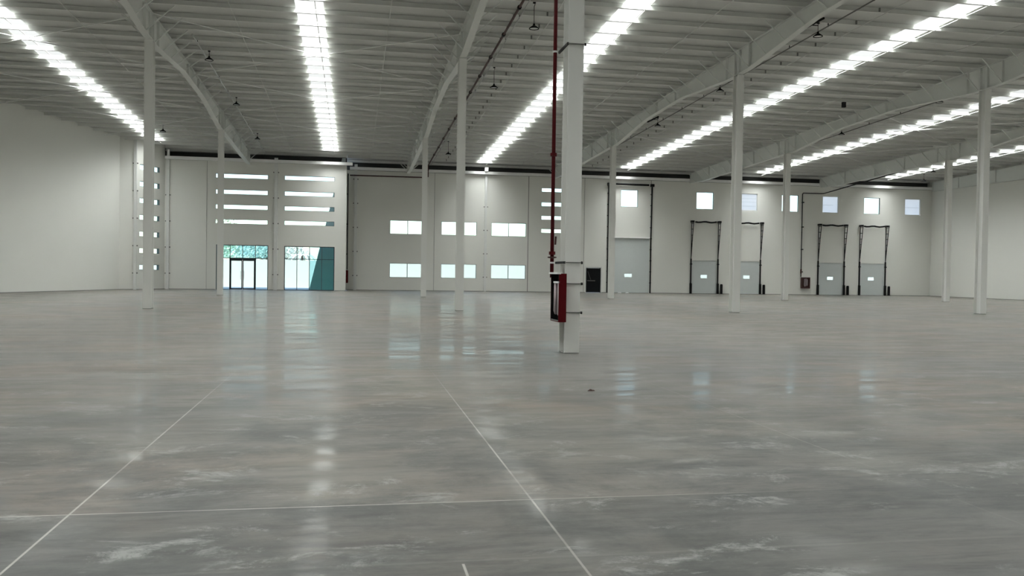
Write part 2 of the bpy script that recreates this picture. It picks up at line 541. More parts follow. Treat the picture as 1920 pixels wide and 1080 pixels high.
# header channels and the dark gap between them and the roof
tag(MB().box(-14.55, -0.12, 71.98, 72.28, 10.20, 10.43).build('trim_1', M['white_lip']), 'white header channel over the glazed bay', 'trim', kind='structure')
tag(MB().box(-0.35, RIGHT_X-0.02, 75.20, 75.48, 10.22, 10.46).build('trim_2', M['white_lip']), 'white header channel along the top of the back wall', 'trim', kind='structure')
tag(MB().box(-14.7, STEP_X, 72.95, 73.4, 10.93, 11.22).build('trim_11', M['purlin']), 'pale eave strut above the dark gap over the glazed bay', 'trim', kind='structure')
tag(MB().box(-0.6, RIGHT_X, 75.85, 76.19, 10.93, 11.12).build('trim_12', M['purlin']), 'pale eave strut above the dark gap along the back wall', 'trim', kind='structure')
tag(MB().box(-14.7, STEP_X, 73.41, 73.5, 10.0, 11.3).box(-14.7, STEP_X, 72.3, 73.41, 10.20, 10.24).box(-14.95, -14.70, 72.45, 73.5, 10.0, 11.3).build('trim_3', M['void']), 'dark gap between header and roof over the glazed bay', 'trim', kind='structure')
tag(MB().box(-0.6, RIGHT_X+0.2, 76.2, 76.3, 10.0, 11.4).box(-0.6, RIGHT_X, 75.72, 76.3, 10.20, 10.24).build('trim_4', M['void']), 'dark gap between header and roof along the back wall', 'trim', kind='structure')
# floor gap lines and panel joints
mb = MB()
for a, b in ((-14.5, -10.78), (-6.65, -5.5), (-1.45, STEP_X)): mb.box(a, b, 72.265, 72.298, 0.0, 0.035)
tag(mb.build('baseboard_left', M['seam']), 'dark gap line at the foot of the glazed bay wall', 'baseboard', kind='structure')
mb = MB()
for a, b in ((STEP_X+.02, 20.45), (22.0, 22.5), (26.55, 30.35), (33.1, 34.6), (37.3, 43.0), (45.8, 47.3), (50.1, RIGHT_X)): mb.box(a, b, 75.465, 75.498, 0.0, 0.04)
tag(mb.build('baseboard_back', M['seam']), 'dark gap line at the foot of the back wall', 'baseboard', kind='structure')
mb = MB().box(RIGHT_X-.035, RIGHT_X-.002, REAR_Y+.1, 75.4, 0.0, 0.04)
tag(mb.build('baseboard_right', M['seam']), 'dark gap line at the foot of the right side wall', 'baseboard', kind='structure')
mb = MB()
for a, b in zip(LW[1:], LW[2:]): mb.bar((a[0]+.03, a[1]-.02, .02), (b[0]+.03, b[1]-.02, .02), .03, .04)
tag(mb.build('baseboard_angled', M['seam']), 'dark gap line at the foot of the left side walls', 'baseboard', kind='structure')
for k, (x, w) in enumerate(((6.89, .03), (15.19, .06), (20.30, .03), (26.52, .04))):
    tag(MB().box(x-w/2, x+w/2, 75.488, 75.499, 0.04, 10.2).build('trim_%d' % (5+k), M['seam']),
        ['panel joint right of the left office windows', 'panel joint right of the right office windows', 'panel joint left of the black door', 'panel joint right of the tall sectional door'][k], 'trim', kind='structure')
tag(MB().box(-11.45, -11.43, 72.288, 72.299, 0.04, 10.2).build('trim_9', M['seam']), 'panel joint left of the glazed entrance', 'trim', kind='structure')
tag(MB().box(22.60, 26.44, 75.40, 75.5, 4.94, 5.06).build('trim_10', M['white_lip']), 'white lintel strip over the tall sectional door', 'trim', kind='structure')

# ------------------------------------------------------------------ windows
wcount = [0]
def window(x0, x1, z0, z1, y, label, mullions=(), fr=0.05, frame='slim_frame', pane='glass', extra=None):
    wcount[0] += 1
    w = thing('window_%d' % wcount[0], label, 'window', (x0, y, z0), kind='structure')
    W, H = x1-x0, z1-z0
    f = MB()
    f.box(0, fr, .08, .15, 0, H).box(W-fr, W, .08, .15, 0, H).box(fr, W-fr, .08, .15, 0, fr).box(fr, W-fr, .08, .15, H-fr, H)
    f.build('window_frame', M[frame], w)
    for mx in mullions:
        MB().box(mx-x0-.028, mx-x0+.028, .085, .145, fr, H-fr).build('mullion', M[frame], w)
    MB().box(fr, W-fr, .11, .12, fr, H-fr).build('pane', M[pane], w)
    return w
ordn = ['topmost', 'second from top', 'third from top', 'lowest']
for (x0, x1, nm) in ((-10.80, -6.77, 'above the glazed entrance doors'), (-5.49, -1.54, 'above the glazed wall with the slanted dark shape'),):
    for k, (a, b) in enumerate(STRIP_Z):
        window(x0, x1, a, b, LEFT_BAY_Y, 'long slit window %s, %s of four' % (nm, ordn[k]), (), 0.03)
for k, (a, b) in enumerate(STRIP_Z):
    window(16.37, 19.50, a, b, BACK_Y, 'slit window behind the red riser pipe, %s of four' % ordn[k], (), 0.03)
for (x0, x1), nm in zip(OFF, ('left', 'middle', 'right')):
    window(x0, x1, 4.86, 6.04, BACK_Y, 'upper office window, %s of the three in the upper row' % nm, ((x0+x1)/2,), 0.035)
    window(x0, x1, 1.12, 2.35, BACK_Y, 'lower office window, %s of the three in the lower row' % nm, ((x0+x1)/2,), 0.035)
sq_l = ['bright square window above the tall sectional door', 'bright square window above the left dock door of the left pair',
        'white panelled square window above the right dock door of the left pair', 'bright square window half hidden behind a far column',
        'white panelled square window above the dock door beside the wall hose cabinet', 'bright square window above the rightmost dock door',
        'white panelled square window nearest the right corner']
for k, ((x0, x1), lb) in enumerate(zip(SQ, sq_l)):
    if k in (2, 4, 6):
        w = window(x0, x1, 7.75, 9.31, BACK_Y, lb, (), 0.04, 'trim', 'frosted')
        for z in ((0.72,) if k != 2 else (0.4, 0.78, 1.1)):
            MB().box(.08, x1-x0-(.5 if k == 4 else .1), .095, .109, z, z+.025).build('panel_rail', M['trim'], w)
    else:
        window(x0, x1, 7.75, 9.31, BACK_Y, lb, (), 0.04)
# seven small windows of the angled wall
ang = math.atan2(3.0, 1.5)
for k, (a, b) in enumerate(CH_Z):
    wcount[0] += 1
    px, py = LW[3][0] + 1.5*0.15, LW[3][1] + 3.0*0.15
    w = thing('window_%d' % wcount[0], 'small window in the angled wall, %s of seven' % ['topmost', 'second from top', 'third from top', 'middle', 'third from bottom', 'second from bottom', 'lowest'][k], 'window', (px, py, a), kind='structure', rz=ang)
    W, H = CH_L*0.67, b-a
    MB().box(0, .04, .1, .18, 0, H).box(W-.05, W, .02, .2, 0, H).box(.04, W-.05, .1, .18, 0, .03).box(.04, W-.05, .1, .18, H-.03, H).build('window_frame', M['slim_frame'], w)
    MB().box(.04, W-.05, .14, .15, .03, H-.03).build('pane', M['glass'], w)
    MB().box(W*.5, W*.5+.03, .11, .17, .03, H-.03).build('mullion', M['slim_frame'], w)

# glazed entrance with its pair of doors
wcount[0] += 1
e = thing('window_%d' % wcount[0], 'glazed entrance wall with dark framed double doors and trees behind', 'window', (-10.72, LEFT_BAY_Y, 0), kind='structure')
W = 4.01
X = [0, 1.07, 2.03, 3.02, W]
MB().box(0, .06, .06, .16, 0, 3.58).box(W-.06, W, .06, .16, 0, 3.58).box(.06, W-.06, .06, .16, 3.52, 3.58).box(.06, 1.0, .06, .16, 0, .04).box(3.1, W-.06, .06, .16, 0, .04).build('window_frame', M['slim_frame'], e)
for x in X[1:4]:
    MB().box(x-.025, x+.025, .07, .15, 2.56, 3.52).build('mullion', M['slim_frame'], e)
MB().box(.06, W-.06, .07, .15, 2.50, 2.56).build('transom', M['slim_frame'], e)
for a, b in zip(X, X[1:]):
    MB().box(a+.03, b-.03, .105, .115, 2.56, 3.52).build('pane', M['glass_teal'], e)
for a, b in ((X[0], X[1]), (X[3], X[4])):
    MB().box(a+.04, b-.04, .105, .115, .04, 2.5).build('pane', M['glass'], e)
d = thing('door_1', 'pair of glass entrance doors in thick dark frames beside a far column', 'door', (-10.72, LEFT_BAY_Y, 0), kind='structure')
MB().box(1.03, 1.10, .02, .18, 0, 2.50).box(2.98, 3.06, .02, .18, 0, 2.50).box(1.03, 3.06, .02, .18, 2.39, 2.50).build('door_frame', M['dark_frame'], d)
for a, b, hx in ((1.10, 2.02, 1.9), (2.04, 2.98, 2.15)):
    lf = MB().box(a, a+.07, .05, .12, .02, 2.39).box(b-.07, b, .05, .12, .02, 2.39).box(a+.07, b-.07, .05, .12, .02, .12).box(a+.07, b-.07, .05, .12, 2.31, 2.39).build('door_leaf', M['dark_frame'], d)
    MB().box(a+.07, b-.07, .08, .09, .12, 2.31).build('pane', M['glass'], lf)
    MB().tube([(hx, -.02, .8), (hx, -.02, 1.5)], .015, 8).box(hx-.01, hx+.01, -.02, .05, .86, .89).box(hx-.01, hx+.01, -.02, .05, 1.41, 1.44).build('handle', M['galv'], lf)
# glazed wall
wcount[0] += 1
e = thing('window_%d' % wcount[0], 'glazed wall left of the step with a slanted dark wall seen through it', 'window', (-5.46, LEFT_BAY_Y, 0), kind='structure')
W = 3.97; X = [0, 1.0, 1.98, 2.96, W]
MB().box(0, .06, .06, .16, 0, 3.56).box(W-.06, W, .06, .16, 0, 3.56).box(.06, W-.06, .06, .16, 3.50, 3.56).box(.06, W-.06, .06, .16, 0, .05).build('window_frame', M['dark_frame'], e)
for x in X[1:4]:
    MB().box(x-.025, x+.025, .07, .15, .05, 3.50).build('mullion', M['slim_frame'], e)
MB().box(.06, W-.06, .075, .145, 2.50, 2.55).build('transom', M['slim_frame'], e)
for a, b in zip(X, X[1:]):
    MB().box(a+.03, b-.03, .105, .115, .05, 2.5).build('pane', M['glass_teal' if a > 1.5 else 'glass'], e)
    MB().box(a+.03, b-.03, .105, .115, 2.55, 3.5).build('pane', M['glass_teal' if a > 1.5 else 'glass'], e)

# ------------------------------------------------------------------ doors
d = thing('door_2', 'black personnel door right of the near column', 'door', (20.54, BACK_Y, 0), kind='structure')
MB().box(0, .04, .04, .16, 0, 2.24).box(1.33, 1.37, .04, .16, 0, 2.24).box(.04, 1.33, .04, .16, 2.2, 2.24).build('door_frame', M['black_metal'], d)
lf = MB().box(.05, 1.32, .06, .12, .02, 2.19).build('door_leaf', M['door_black'], d)
MB().box(.12, .85, -.02, .02, 1.03, 1.09).box(.14, .18, .0, .06, 1.04, 1.08).box(.78, .82, .0, .06, 1.04, 1.08).build('push_bar', M['conduit_dark'], lf)
MB().bar((.16, .03, 1.9), (.45, .03, 1.15), .02).build('closer_arm', M['conduit_dark'], lf)
MB().box(-.1, 0, -.02, .0, 0, 2.34).box(1.37, 1.47, -.02, .0, 0, 2.34).box(0, 1.37, -.02, 0, 2.24, 2.34).build('casing', M['trim'], d)

def leaf(d, W, H, vision, n, name='door_leaf'):
    """sectional leaf with grooves and a small vision pane; local x from 0"""
    hz = [(vision[0], vision[1], 1.43, 1.73)]
    lf = wall_mesh(W, 0.02, H, 0.05, hz, name, M['door_panel'], (0, 0.05, 0), 0, d)
    mb = MB()
    for k in range(1, n):
        z = H * k / n
        if 1.40 < z < 1.76: z = 1.36
        mb.box(0.02, W-.02, .040, .049, z-.012, z+.012)
    mb.build('panel_groove', M['seam'], lf)
    mb = MB(); a, b = vision
    mb.box(a-.05, a, .01, .05, 1.38, 1.78).box(b, b+.05, .01, .05, 1.38, 1.78).box(a, b, .01, .05, 1.38, 1.43).box(a, b, .01, .05, 1.73, 1.78)
    mb.build('pane_frame', M['slim_frame'], lf)
    MB().box(a, b, .07, .08, 1.43, 1.73).build('pane', M['glass'], lf)
    MB().box(0, W, .03, .12, 0.0, .05).build('bottom_seal', M['black'], lf)
    return lf

d = thing('door_3', 'tall grey sectional door with black vertical tracks and small vision pane', 'door', (22.60, BACK_Y, 0), kind='structure')
leaf(d, 3.84, 5.0, (24.13-22.60, 24.84-22.60), 5)
for x, tilt in ((-.10, 0), (3.94, .10)):
    MB().box(x-.05, x+.05, -.10, 0, 0, 5.0).bar((x, -.05, 5.0), (x+.02, -.06-tilt, 9.7), .09, .09).build('track', M['black_metal'], d)
    mb = MB()
    for k in range(9): mb.box(x-.09, x+.09, -.06, 0, .9+k*1.0, .97+k*1.0)
    mb.build('track_bracket', M['black_metal'], d)
    MB().box(x-.14, x+.16, -.34, -.02, 9.62, 9.86).build('end_bearing', M['black_metal'], d)
MB().tube([(.35, -.2, 9.78), (2.0, -.2, 9.76)], .09, 10).tube([(2.0, -.2, 9.76), (3.62, -.2, 9.76)], .09, 10).build('spring_shaft', M['black'], d)

dl = ['left dock door of the left pair, grey leaf in black lift tracks', 'right dock door of the left pair, partly behind a middle row column',
      'dock door just right of the wall hose cabinet in black lift tracks', 'rightmost dock door in black lift tracks']
for k, ((a, b), v) in enumerate(zip(DOCK, VISION)):
    d = thing('door_%d' % (4+k), dl[k], 'door', (a, BACK_Y, 0), kind='structure')
    W = b-a
    leaf(d, W, 3.05, (v[0]-a, v[1]-a), 3)
    MB().box(0, W, .02, .1, 3.02, 3.08).build('head_seal', M['trim'], d)
    for x in (-.07, W+.07):
        MB().box(x-.055, x+.055, -.09, 0, 0, 3.2).bar((x, -.045, 3.2), (x, -.05, 6.5), .05, .05).build('track', M['black_metal'], d)
        mb = MB().bar((x, -.05, 3.3), (x, -.50, 6.55), .05, .05)
        for q in range(5):
            t = .30 + q*.165
            z = 3.3 + 3.25*t
            mb.bar((x, -.03, z), (x, -.05-.45*t-.02, z), .07, .05)
        mb.build('lift_rail', M['black_metal'], d)
        MB().box(x-.12, x+.12, -.42, -.02, 6.50, 6.68).build('end_bearing', M['black_metal'], d)
        MB().box(x-.09, x+.09, -.14, -.01, 0, .95).build('track_guard', M['black'], d)
        MB().box(x-.1, x+.1, -.12, -.02, 2.66, 2.76).build('track_bracket', M['black_metal'], d)
    pts = [(.22 + (W-.44)*t/8.0, -.22, 6.56 - .035*math.sin(t*1.3)) for t in range(9)]
    MB().tube(pts, .075, 10).build('spring_shaft', M['black'], d)
    for x, nm in ((W+.36, 'right'),):
        bo = thing('bollard', 'black bumper post at the right foot of the %s' % ['left dock door, left pair', 'right dock door, left pair', 'dock door beside the wall cabinet', 'rightmost dock door'][k], 'bumper post', (a+x, 75.26, 0), 'bumper posts by the dock doors')
        MB().lathe([(0, 0), (.12, 0), (.12, .82), (.09, .9), (0, .9)], (0, 0, 0), 14).build('post', M['black'], bo)
        MB().box(-.16, .16, -.16, .16, 0, .02).build('base_plate', M['black_metal'], bo)

# ------------------------------------------------------------------ steel frame
H_W, H_D = 0.33, 0.46
def column(x, y, top, label):
    c = thing('steel_column', label, 'column', (x, y, 0), 'white steel columns')
    MB().box(-H_W/2, H_W/2, 0, .03, .02, top).build('flange', M['column_white'], c)
    MB().box(-H_W/2, H_W/2, H_D-.03, H_D, .02, top).build('flange', M['column_white'], c)
    MB().box(-.03, .03, .03, H_D-.03, .02, top).build('web', M['column_white'], c)
    MB().box(-H_W/2+.004, H_W/2-.004, .004, H_D-.004, 0, .02).build('base_plate', M['seam'], c)  # plate greyed to stand in for contact shade at the foot
    return c
col_labels = {
 (1, 0): 'near white steel column carrying the red fire hose cabinet and riser pipe',
 (0, 1): 'leftmost white column, in front of the slit windows of the angled wall',
 (1, 1): 'white middle row column in front of the middle pair of office windows',
 (2, 1): 'white middle row column between the left pair of dock doors',
 (3, 1): 'rightmost white column, standing before the blank right side wall',
 (0, 2): 'far white column just left of the glass entrance doors',
 (1, 2): 'far white column at the right edge of the left office windows',
 (2, 2): 'far white column at the left edge of the tall sectional door',
 (3, 2): 'far white column in front of the half hidden square window',
 (4, 2): 'far white column next to the back right corner',
}
def depth(y):                     # haunched over the columns, slim at mid span
    if y > 57.1: 
        return 1.08 if y < 72.0 else 1.08 - .17*(y-72.0)/3.3
    d = min(abs(y - r) for r in (-1.7, 17.9, 37.6, 57.3))
    if d < 1.0: return 1.12
    return max(0.62, 1.12 - .5*(d-1.0)/6.0)
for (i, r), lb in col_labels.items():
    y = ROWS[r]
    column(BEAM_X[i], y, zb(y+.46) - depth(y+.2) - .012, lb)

def beam(x, y1, label, fl=0.28, ys=REAR_Y + .1, braces=True, both=True, flat=None):
    b = thing('roof_beam', label, 'beam', (x, 0, 0), 'tapered roof beams')
    st = [ys]
    y = math.ceil(ys)
    while y < y1: st.append(y); y += 0.5
    st.append(y1)
    dep = (lambda q: zb(q) - flat) if flat else depth
    top = [(q, zb(q)) for q in st]; bot = [(q, zb(q) - dep(q)) for q in st]
    def ribbon(pts_hi, pts_lo, hw):
        mb = MB(); n = len(pts_hi)
        vs = []
        for s in (-hw, hw):
            vs += [(s, q, z) for q, z in pts_hi] + [(s, q, z) for q, z in pts_lo]
        fs = []
        for i in range(n-1):
            fs += [(i, i+1, n+i+1, n+i), (2*n+i, 3*n+i, 3*n+i+1, 2*n+i+1), (i, 2*n+i, 2*n+i+1, i+1), (n+i, n+i+1, 3*n+i+1, 3*n+i)]
        fs += [(0, n, 3*n, 2*n), (n-1, 3*n-1, 4*n-1, 2*n-1)]
        mb.add(vs, fs); return mb
    web = ribbon([(q, z-.02) for q, z in top], [(q, z+.02) for q, z in bot], .012).build('web', M['steel_white'], b)
    ribbon([(q, z-.002) for q, z in top], [(q, z-.02) for q, z in top], fl/2).build('flange', M['steel_white'], b)
    ribbon([(q, z+.02) for q, z in bot], bot, fl/2).build('flange', M['steel_white'], b)
    if flat is None:
        # web stiffeners over the columns and at the splices
        sy = [c+d for c in ROWS for d in (.0, .46, -1.0, 1.4)] + [26.5, 29.0, 45.6, 48.6, 62.5, 66.5, 71.0, y1-.03]
    else:
        sy = [62.0, 66.8, 71.5, y1-.03]
    for q in sy:
        if q > y1: continue
        MB().box(-fl/2+.02, fl/2-.02, q-.018, q+.018, zb(q)-dep(q)+.02, zb(q)-.022).build('stiffener', M['steel_white'], web)
    if braces:
        k = 0
        while True:
            q = 20.33 + 1.62*k; k += 1
            if q > y1 - .6: break
            for s in ((-1, 1) if both else (-1,)):
                zl = zb(q) - dep(q) + .06
                MB().bar((s*(fl/2-.02), q-.05, zl), (s*(.35+dep(q)*.75), q-.05, zb(q)-.024), .042, .042).build('fly_brace', M['steel_white'], b)
    return b
beam(BEAM_X[0], 71.95, 'leftmost tapered white roof beam, ending over the glass entrance')
beam(BEAM_X[1], 75.17, 'tapered white roof beam over the left office windows, second from the left')
beam(BEAM_X[2], 75.17, 'tapered white roof beam passing behind the near column, third from the left')
beam(BEAM_X[3], 75.17, 'tapered white roof beam ending above the left pair of dock doors')
beam(BEAM_X[4], 75.17, 'tapered white roof beam ending above the wall hose cabinet')
beam(RIGHT_X-.15, 75.15, 'straight white roof beam lying along the right side wall', fl=.26, ys=20.0, braces=False, flat=10.06)

# purlins, one every 1.62 m across the whole hall
y = 34.91 - 1.62*34
while y < 75.3:
    x0 = max(left_x(y), left_x(y+.08), left_x(y-.07)) + .06 if y < LEFT_BAY_Y else STEP_X - 14.0
    if y > LEFT_BAY_Y + .6: x0 = STEP_X + .03
    x1 = RIGHT_X - .03
    z = zb(y) + .004
    mb = MB()
    mb.box(x0, x1, y, y+.012, z, z+PUR_H-.016)                 # web
    mb.box(x0, x1, y-.10, y, z, z+.008)                        # lower lip, towards the camera
    mb.box(x0, x1, y+.012, y+.08, z+PUR_H-.028, z+PUR_H-.016)   # upper lip
    for bx in BEAM_X[1:3]:                                     # splice clips right of the beams
        xx = bx + 3.12
        if xx > x0: mb.box(xx-.03, xx+.03, y-.045, y-.001, z+.05, z+PUR_H-.03)
    n_clip = 6*2
    po = tag(mb.build('purlin', M['purlin'], origin=(x0, y, z)), 'white steel purlin running crosswise under the roof sheets', 'purlin', 'purlins under the roof')
    po.data.materials.append(M['seam'])
    for f in po.data.polygons[len(po.data.polygons)-n_clip:]: f.material_index = 1
    y += 1.62

# crossed rods in the roof bays
NODE = [37.5, 47.3, 57.1, 66.9]
allx = [-21.05] + BEAM_X + [55.6]
def cross(i, k):
    xa, xb = allx[i]+.16, allx[i+1]-.16
    ya, yb = NODE[k]+.1, (NODE[k+1] if k < 3 else 74.8)-.1
    if i == 0:
        xa = max(xa, left_x(min(yb, 68.5)) + .1 if k > 1 else left_x(ya)+.4, left_x(yb)+.15, left_x(ya)+.15)
    c = thing('roof_cross_brace', 'thin white crossed rods bracing the roof between two beams', 'brace', ((xa+xb)/2, (ya+yb)/2, 0), 'crossed rods bracing the roof')
    cx, cy = (xa+xb)/2, (ya+yb)/2
    for (p, q, dz) in (((xa, ya), (xb, yb), -.057), ((xb, ya), (xa, yb), -.103)):
        MB().tube([(p[0]-cx, p[1]-cy, zb(p[1])+dz), (q[0]-cx, q[1]-cy, zb(q[1])+dz)], .022, 6).build('rod', M['rod_white'], c)
for i, k in ((0, 0), (0, 1), (0, 2), (1, 0), (1, 1), (1, 2), (2, 2), (3, 2), (4, 1), (4, 2)):
    cross(i, k)
# tie rods along the quarter points of each bay
for i in range(6):
    for t in (.26, .52, .75):
        x = allx[i] + 12.81*t
        if x < -17.5 or x > 54: continue
        y1 = 74.8 if x > STEP_X else 71.4
        y0 = 22.0
        if x < -15: y1 = 66.0
        tag(MB().tube([(x, y0, zb(y0)-.017), (x, y1, zb(y1)-.017)], .016, 6).build('tie_rod', M['purlin']), 'thin tie rod running under the purlins towards the back wall', 'rod', 'tie rods under the purlins')

# ------------------------------------------------------------------ lamps, conduits, pipes under the roof
def snap(y):                      # the middle of the lower lip of the nearest purlin
    return 34.91 + 1.62*round((y-34.91)/1.62) - .05

def lamp(x, y, drop, label, tray=False):
    y = snap(y)
    L = thing('pendant_lamp', label, 'lamp', (x, y, zb(y) - drop), 'black high bay lamps under the roof')
    sh = MB().lathe([(0, .17), (.035, .17), (.05, .10), (.10, .07), (.19, .0), (.20, -.03), (.17, -.03), (.16, -.005)], (0, 0, 0), 24).build('lamp_shade', M['black'], L, smooth=False)
    MB().lathe([(0, -.012), (.165, -.012), (.165, -.002), (0, -.002)], (0, 0, 0), 24).build('lens', M['lens'], sh)
    h = drop - .17
    MB().tube([(0, 0, .16), (0, 0, .17+h*.8), (.03, 0, .17+h*.9), (0, .0, drop-.02)], .012, 6).build('cord', M['black_metal'], L)
    MB().box(-.05, .05, -.04, .04, drop-.05, drop-.004).build('hook_plate', M['black_metal'], L)
    if tray:
        MB().bar((-.32, -1.0, drop-.12), (-.32, 1.0, drop-.12), .07).box(-.33, -.31, -.01, .01, drop-.12, drop-.004).box(-.32, 0, -.012, .012, drop-.14, drop-.11).build('hanging_rail', M['black'], L)
    return L
lamp(-6.75, 43.0, .42, 'black pendant lamp right of the leftmost beam, nearest the camera of its row')
lamp(-6.75, 53.0, .42, 'black pendant lamp right of the leftmost beam, middle of its row')
lamp(-6.75, 63.3, .40, 'black pendant lamp right of the leftmost beam, farthest of its row')
lamp(-12.75, 62.4, .42, 'small black pendant lamp just right of the leftmost column, by the angled wall')
lamp(6.80, 33.4, 1.0, 'black pendant lamp on a long cord at the top left of the near column')
lamp(6.80, 43.5, 1.0, 'black pendant lamp on a long cord right of the second beam')
lamp(6.80, 64.0, .95, 'small far black pendant lamp on a long cord between two columns')
lamp(18.75, 32.6, .55, 'black pendant lamp under a black rail, right of the third beam', True)
lamp(18.75, 42.6, .55, 'black pendant lamp just left of the middle row column by the dock doors', True)
lamp(18.85, 52.6, .5, 'far black pendant lamp between near column and third beam', True)
lamp(31.55, 42.3, .5, 'black pendant lamp under the fourth beam, left of the rightmost column', True)
lamp(31.55, 52.1, .5, 'far black pendant lamp under the fourth beam', True)
lamp(46.6, 64.0, .85, 'black pendant lamp seen against the rightmost skylight strip')
lamp(50.4, 70.4, .62, 'small far black pendant lamp near the back right corner')

def conduit(x, y0, y1, dz, r, mt, label, clip=True):
    c = thing('conduit', label, 'conduit', (x, y0, 0), 'conduits along the lamp rows')
    MB().tube([(0, 0, zb(y0)-dz), (0, y1-y0, zb(y1)-dz)], r, 8).build('pipe', M[mt], c)
    q = snap(y0 + 1.5)
    while q < y1 - .5:
        MB().box(-.012, .012, q-y0-.02, q-y0+.02, zb(q)-dz-.03, zb(q)+.001).build('hanger', M['black_metal'], c)
        q += 3.24
    return c
conduit(-7.0, 40.0, 71.8, .12, .030, 'galv', 'pale conduit along the lamp row beside the leftmost beam')
conduit(6.52, 30.0, 75.0, .12, .025, 'galv', 'pale conduit beside the red sprinkler main')
conduit(19.2, 28.0, 62.0, .12, .028, 'conduit_dark', 'dull conduit along the lamp row beside the third beam')
conduit(32.5, 36.0, 66.0, .12, .028, 'conduit_dark', 'dull conduit along the lamp row beside the fourth beam')

# sprinkler main under the roof with the run along the back wall
X0 = 6.28
p = thing('sprinkler_main', 'dark red sprinkler main running under the roof towards the left office windows', 'pipe', (X0, 20, 0))
yb = 75.25
MB().tube([(0, 0, zb(20)-.12), (0, yb-20-.35, zb(yb)-.12), (0, yb-20-.08, zb(yb)-.22), (0, yb-20, 10.1), (0, yb-20, 9.86), (-.12, yb-20, 9.76), (STEP_X+.24-X0, yb-20, 9.74)], .052, 8).build('pipe', M['red_dark'], p)
for q in (33.6, 37.2, 40.8, 44.4, 48.0, 51.6, 55.2, 58.8, 62.4, 66.0, 69.6):
    MB().tube([(0, q-20-.07, zb(q-.07)-.12), (0, q-20+.07, zb(q+.07)-.12)], .085, 10).build('coupling', M['black_metal'], p)
    qq = snap(q+.8)
    MB().box(-.012, .012, qq-20-.02, qq-20+.02, zb(qq)-.2, zb(qq)+.001).build('hanger', M['black_metal'], p)
# riser by the step, with cabinet
p = thing('riser_pipe', 'dark riser pipe on the step beside the glazed bay, above a red cabinet', 'pipe', (STEP_X+.10, 74.0, 0))
MB().tube([(0, 0, 1.72), (0, 0, 9.6), (0, .12, 9.74), (.02, 1.2, 9.74)], .045, 8).build('pipe', M['black_metal'], p)
for z in (3.0, 5.5, 8.0): MB().box(-.095, .055, -.03, .03, z, z+.06).build('clamp', M['black_metal'], p)
p = thing('hose_cabinet', 'narrow red fire hose cabinet seen edge on at the step beside the glazed bay', 'hose cabinet', (STEP_X+.012, 73.65, .62))
MB().box(0, .16, 0, .65, 0, 1.07).build('body', M['red'], p)
MB().box(.16, .18, .04, .61, .04, 1.03).build('cabinet_door', M['red'], p)

# riser and cabinet on the back wall
p = thing('riser_pipe', 'black riser pipe left of the third dock door, turning back under the roof', 'pipe', (41.30, 75.38, 0))
MB().tube([(0, 0, 1.675), (0, 0, 9.42), (.08, 0, 9.52), (2.0, -.02, 9.52), (2.1, -.15, 9.53), (2.2, -7.0, 10.02), (2.25, -16.0, 10.62)], .045, 8).build('pipe', M['black_metal'], p)
for z in (2.1, 4.2, 6.3, 8.6):
    MB().box(-.02, .16, -.07, .11, z, z+.09).build('clamp', M['black_metal'], p)
MB().tube([(0, 0, 2.0), (0, 0, 2.4)], .075, 10).build('valve', M['red_dark'], p)
p = thing('hose_cabinet', 'dark red fire hose cabinet on the back wall left of a dock door', 'hose cabinet', (41.33, 75.29, .60))
W, H = .88, 1.04
MB().box(0, .09, 0, .20, 0, H).box(W-.09, W, 0, .20, 0, H).box(.09, W-.09, 0, .20, 0, .1).box(.09, W-.09, 0, .20, H-.09, H).box(.09, W-.09, .17, .20, .1, H-.09).build('body', M['red_dark'], p)
MB().box(-.05, W, -.02, .2, H, H+.03).build('top_plate', M['white_lip'], p)
hs = MB().tube([(.35, .1, .9), (.33, .1, .3), (.40, .1, .2), (.47, .1, .3), (.46, .1, .88), (.54, .1, .9), (.58, .1, .25), (.64, .1, .3), (.65, .1, .86)], .045, 8).build('hose', M['hose'], p)

# near column: riser, brackets and the red cabinet
cx, cy = BEAM_X[1], ROWS[0]
p = thing('riser_pipe', 'red riser pipe climbing beside the near column into the hose cabinet', 'pipe', (4.285, 18.60, 0))
MB().tube([(0, 0, 1.60), (0, 0, 12.55)], .042, 12).build('pipe', M['red_pipe'], p, smooth=True)
for z in (2.10, 4.25, 8.1): MB().tube([(0, 0, z), (0, 0, z+.07)], .072, 12).build('coupling', M['red_pipe'], p)
MB().lathe([(0.03, 2.02), (.10, 2.03), (.10, 2.055), (.03, 2.06)], (0, 0, 0), 12).build('flange_ring', M['red_dark'], p)
MB().tube([(.06, -.03, 2.32), (.07, -.03, 2.50)], .022, 8).build('valve', M['red_dark'], p)
b = thing('pipe_bracket', 'dark strap bracket tying the riser pipe to the near column, high up', 'bracket', (cx, cy, 6.52))
def strap(b, full=True):
    lx = -H_W/2 - .02
    MB().bar((lx, -.03, 0), (lx, .78, 0), .035, .05).build('arm', M['black_metal'], b)
    MB().bar((lx, -.022, 0), (H_W/2+.03, -.022, 0), .02, .025).build('tie_bar', M['conduit_dark'], b)
    MB().tube([(H_W/2+.01, -.022, 0), (H_W/2+.04, -.022, 0)], .03, 8).build('nut', M['black_metal'], b)
    MB().lathe([(.043, -.02), (.055, -.02), (.055, .02), (.043, .02)], (4.285-cx, 18.60-cy, 0), 12).build('clamp_ring', M['white_lip'], b)
strap(b)
b = thing('pipe_bracket', 'dark strap bracket tying the riser pipe to the near column, just above the red cabinet', 'bracket', (cx, cy, 1.925))
strap(b)
c = thing('hose_cabinet', 'open red fire hose cabinet with pale folded hose strapped to the near column', 'hose cabinet', (4.20, 17.56, .68))
W, D, H = .165, .74, 1.01          # X depth, Y width, height; open side faces the left
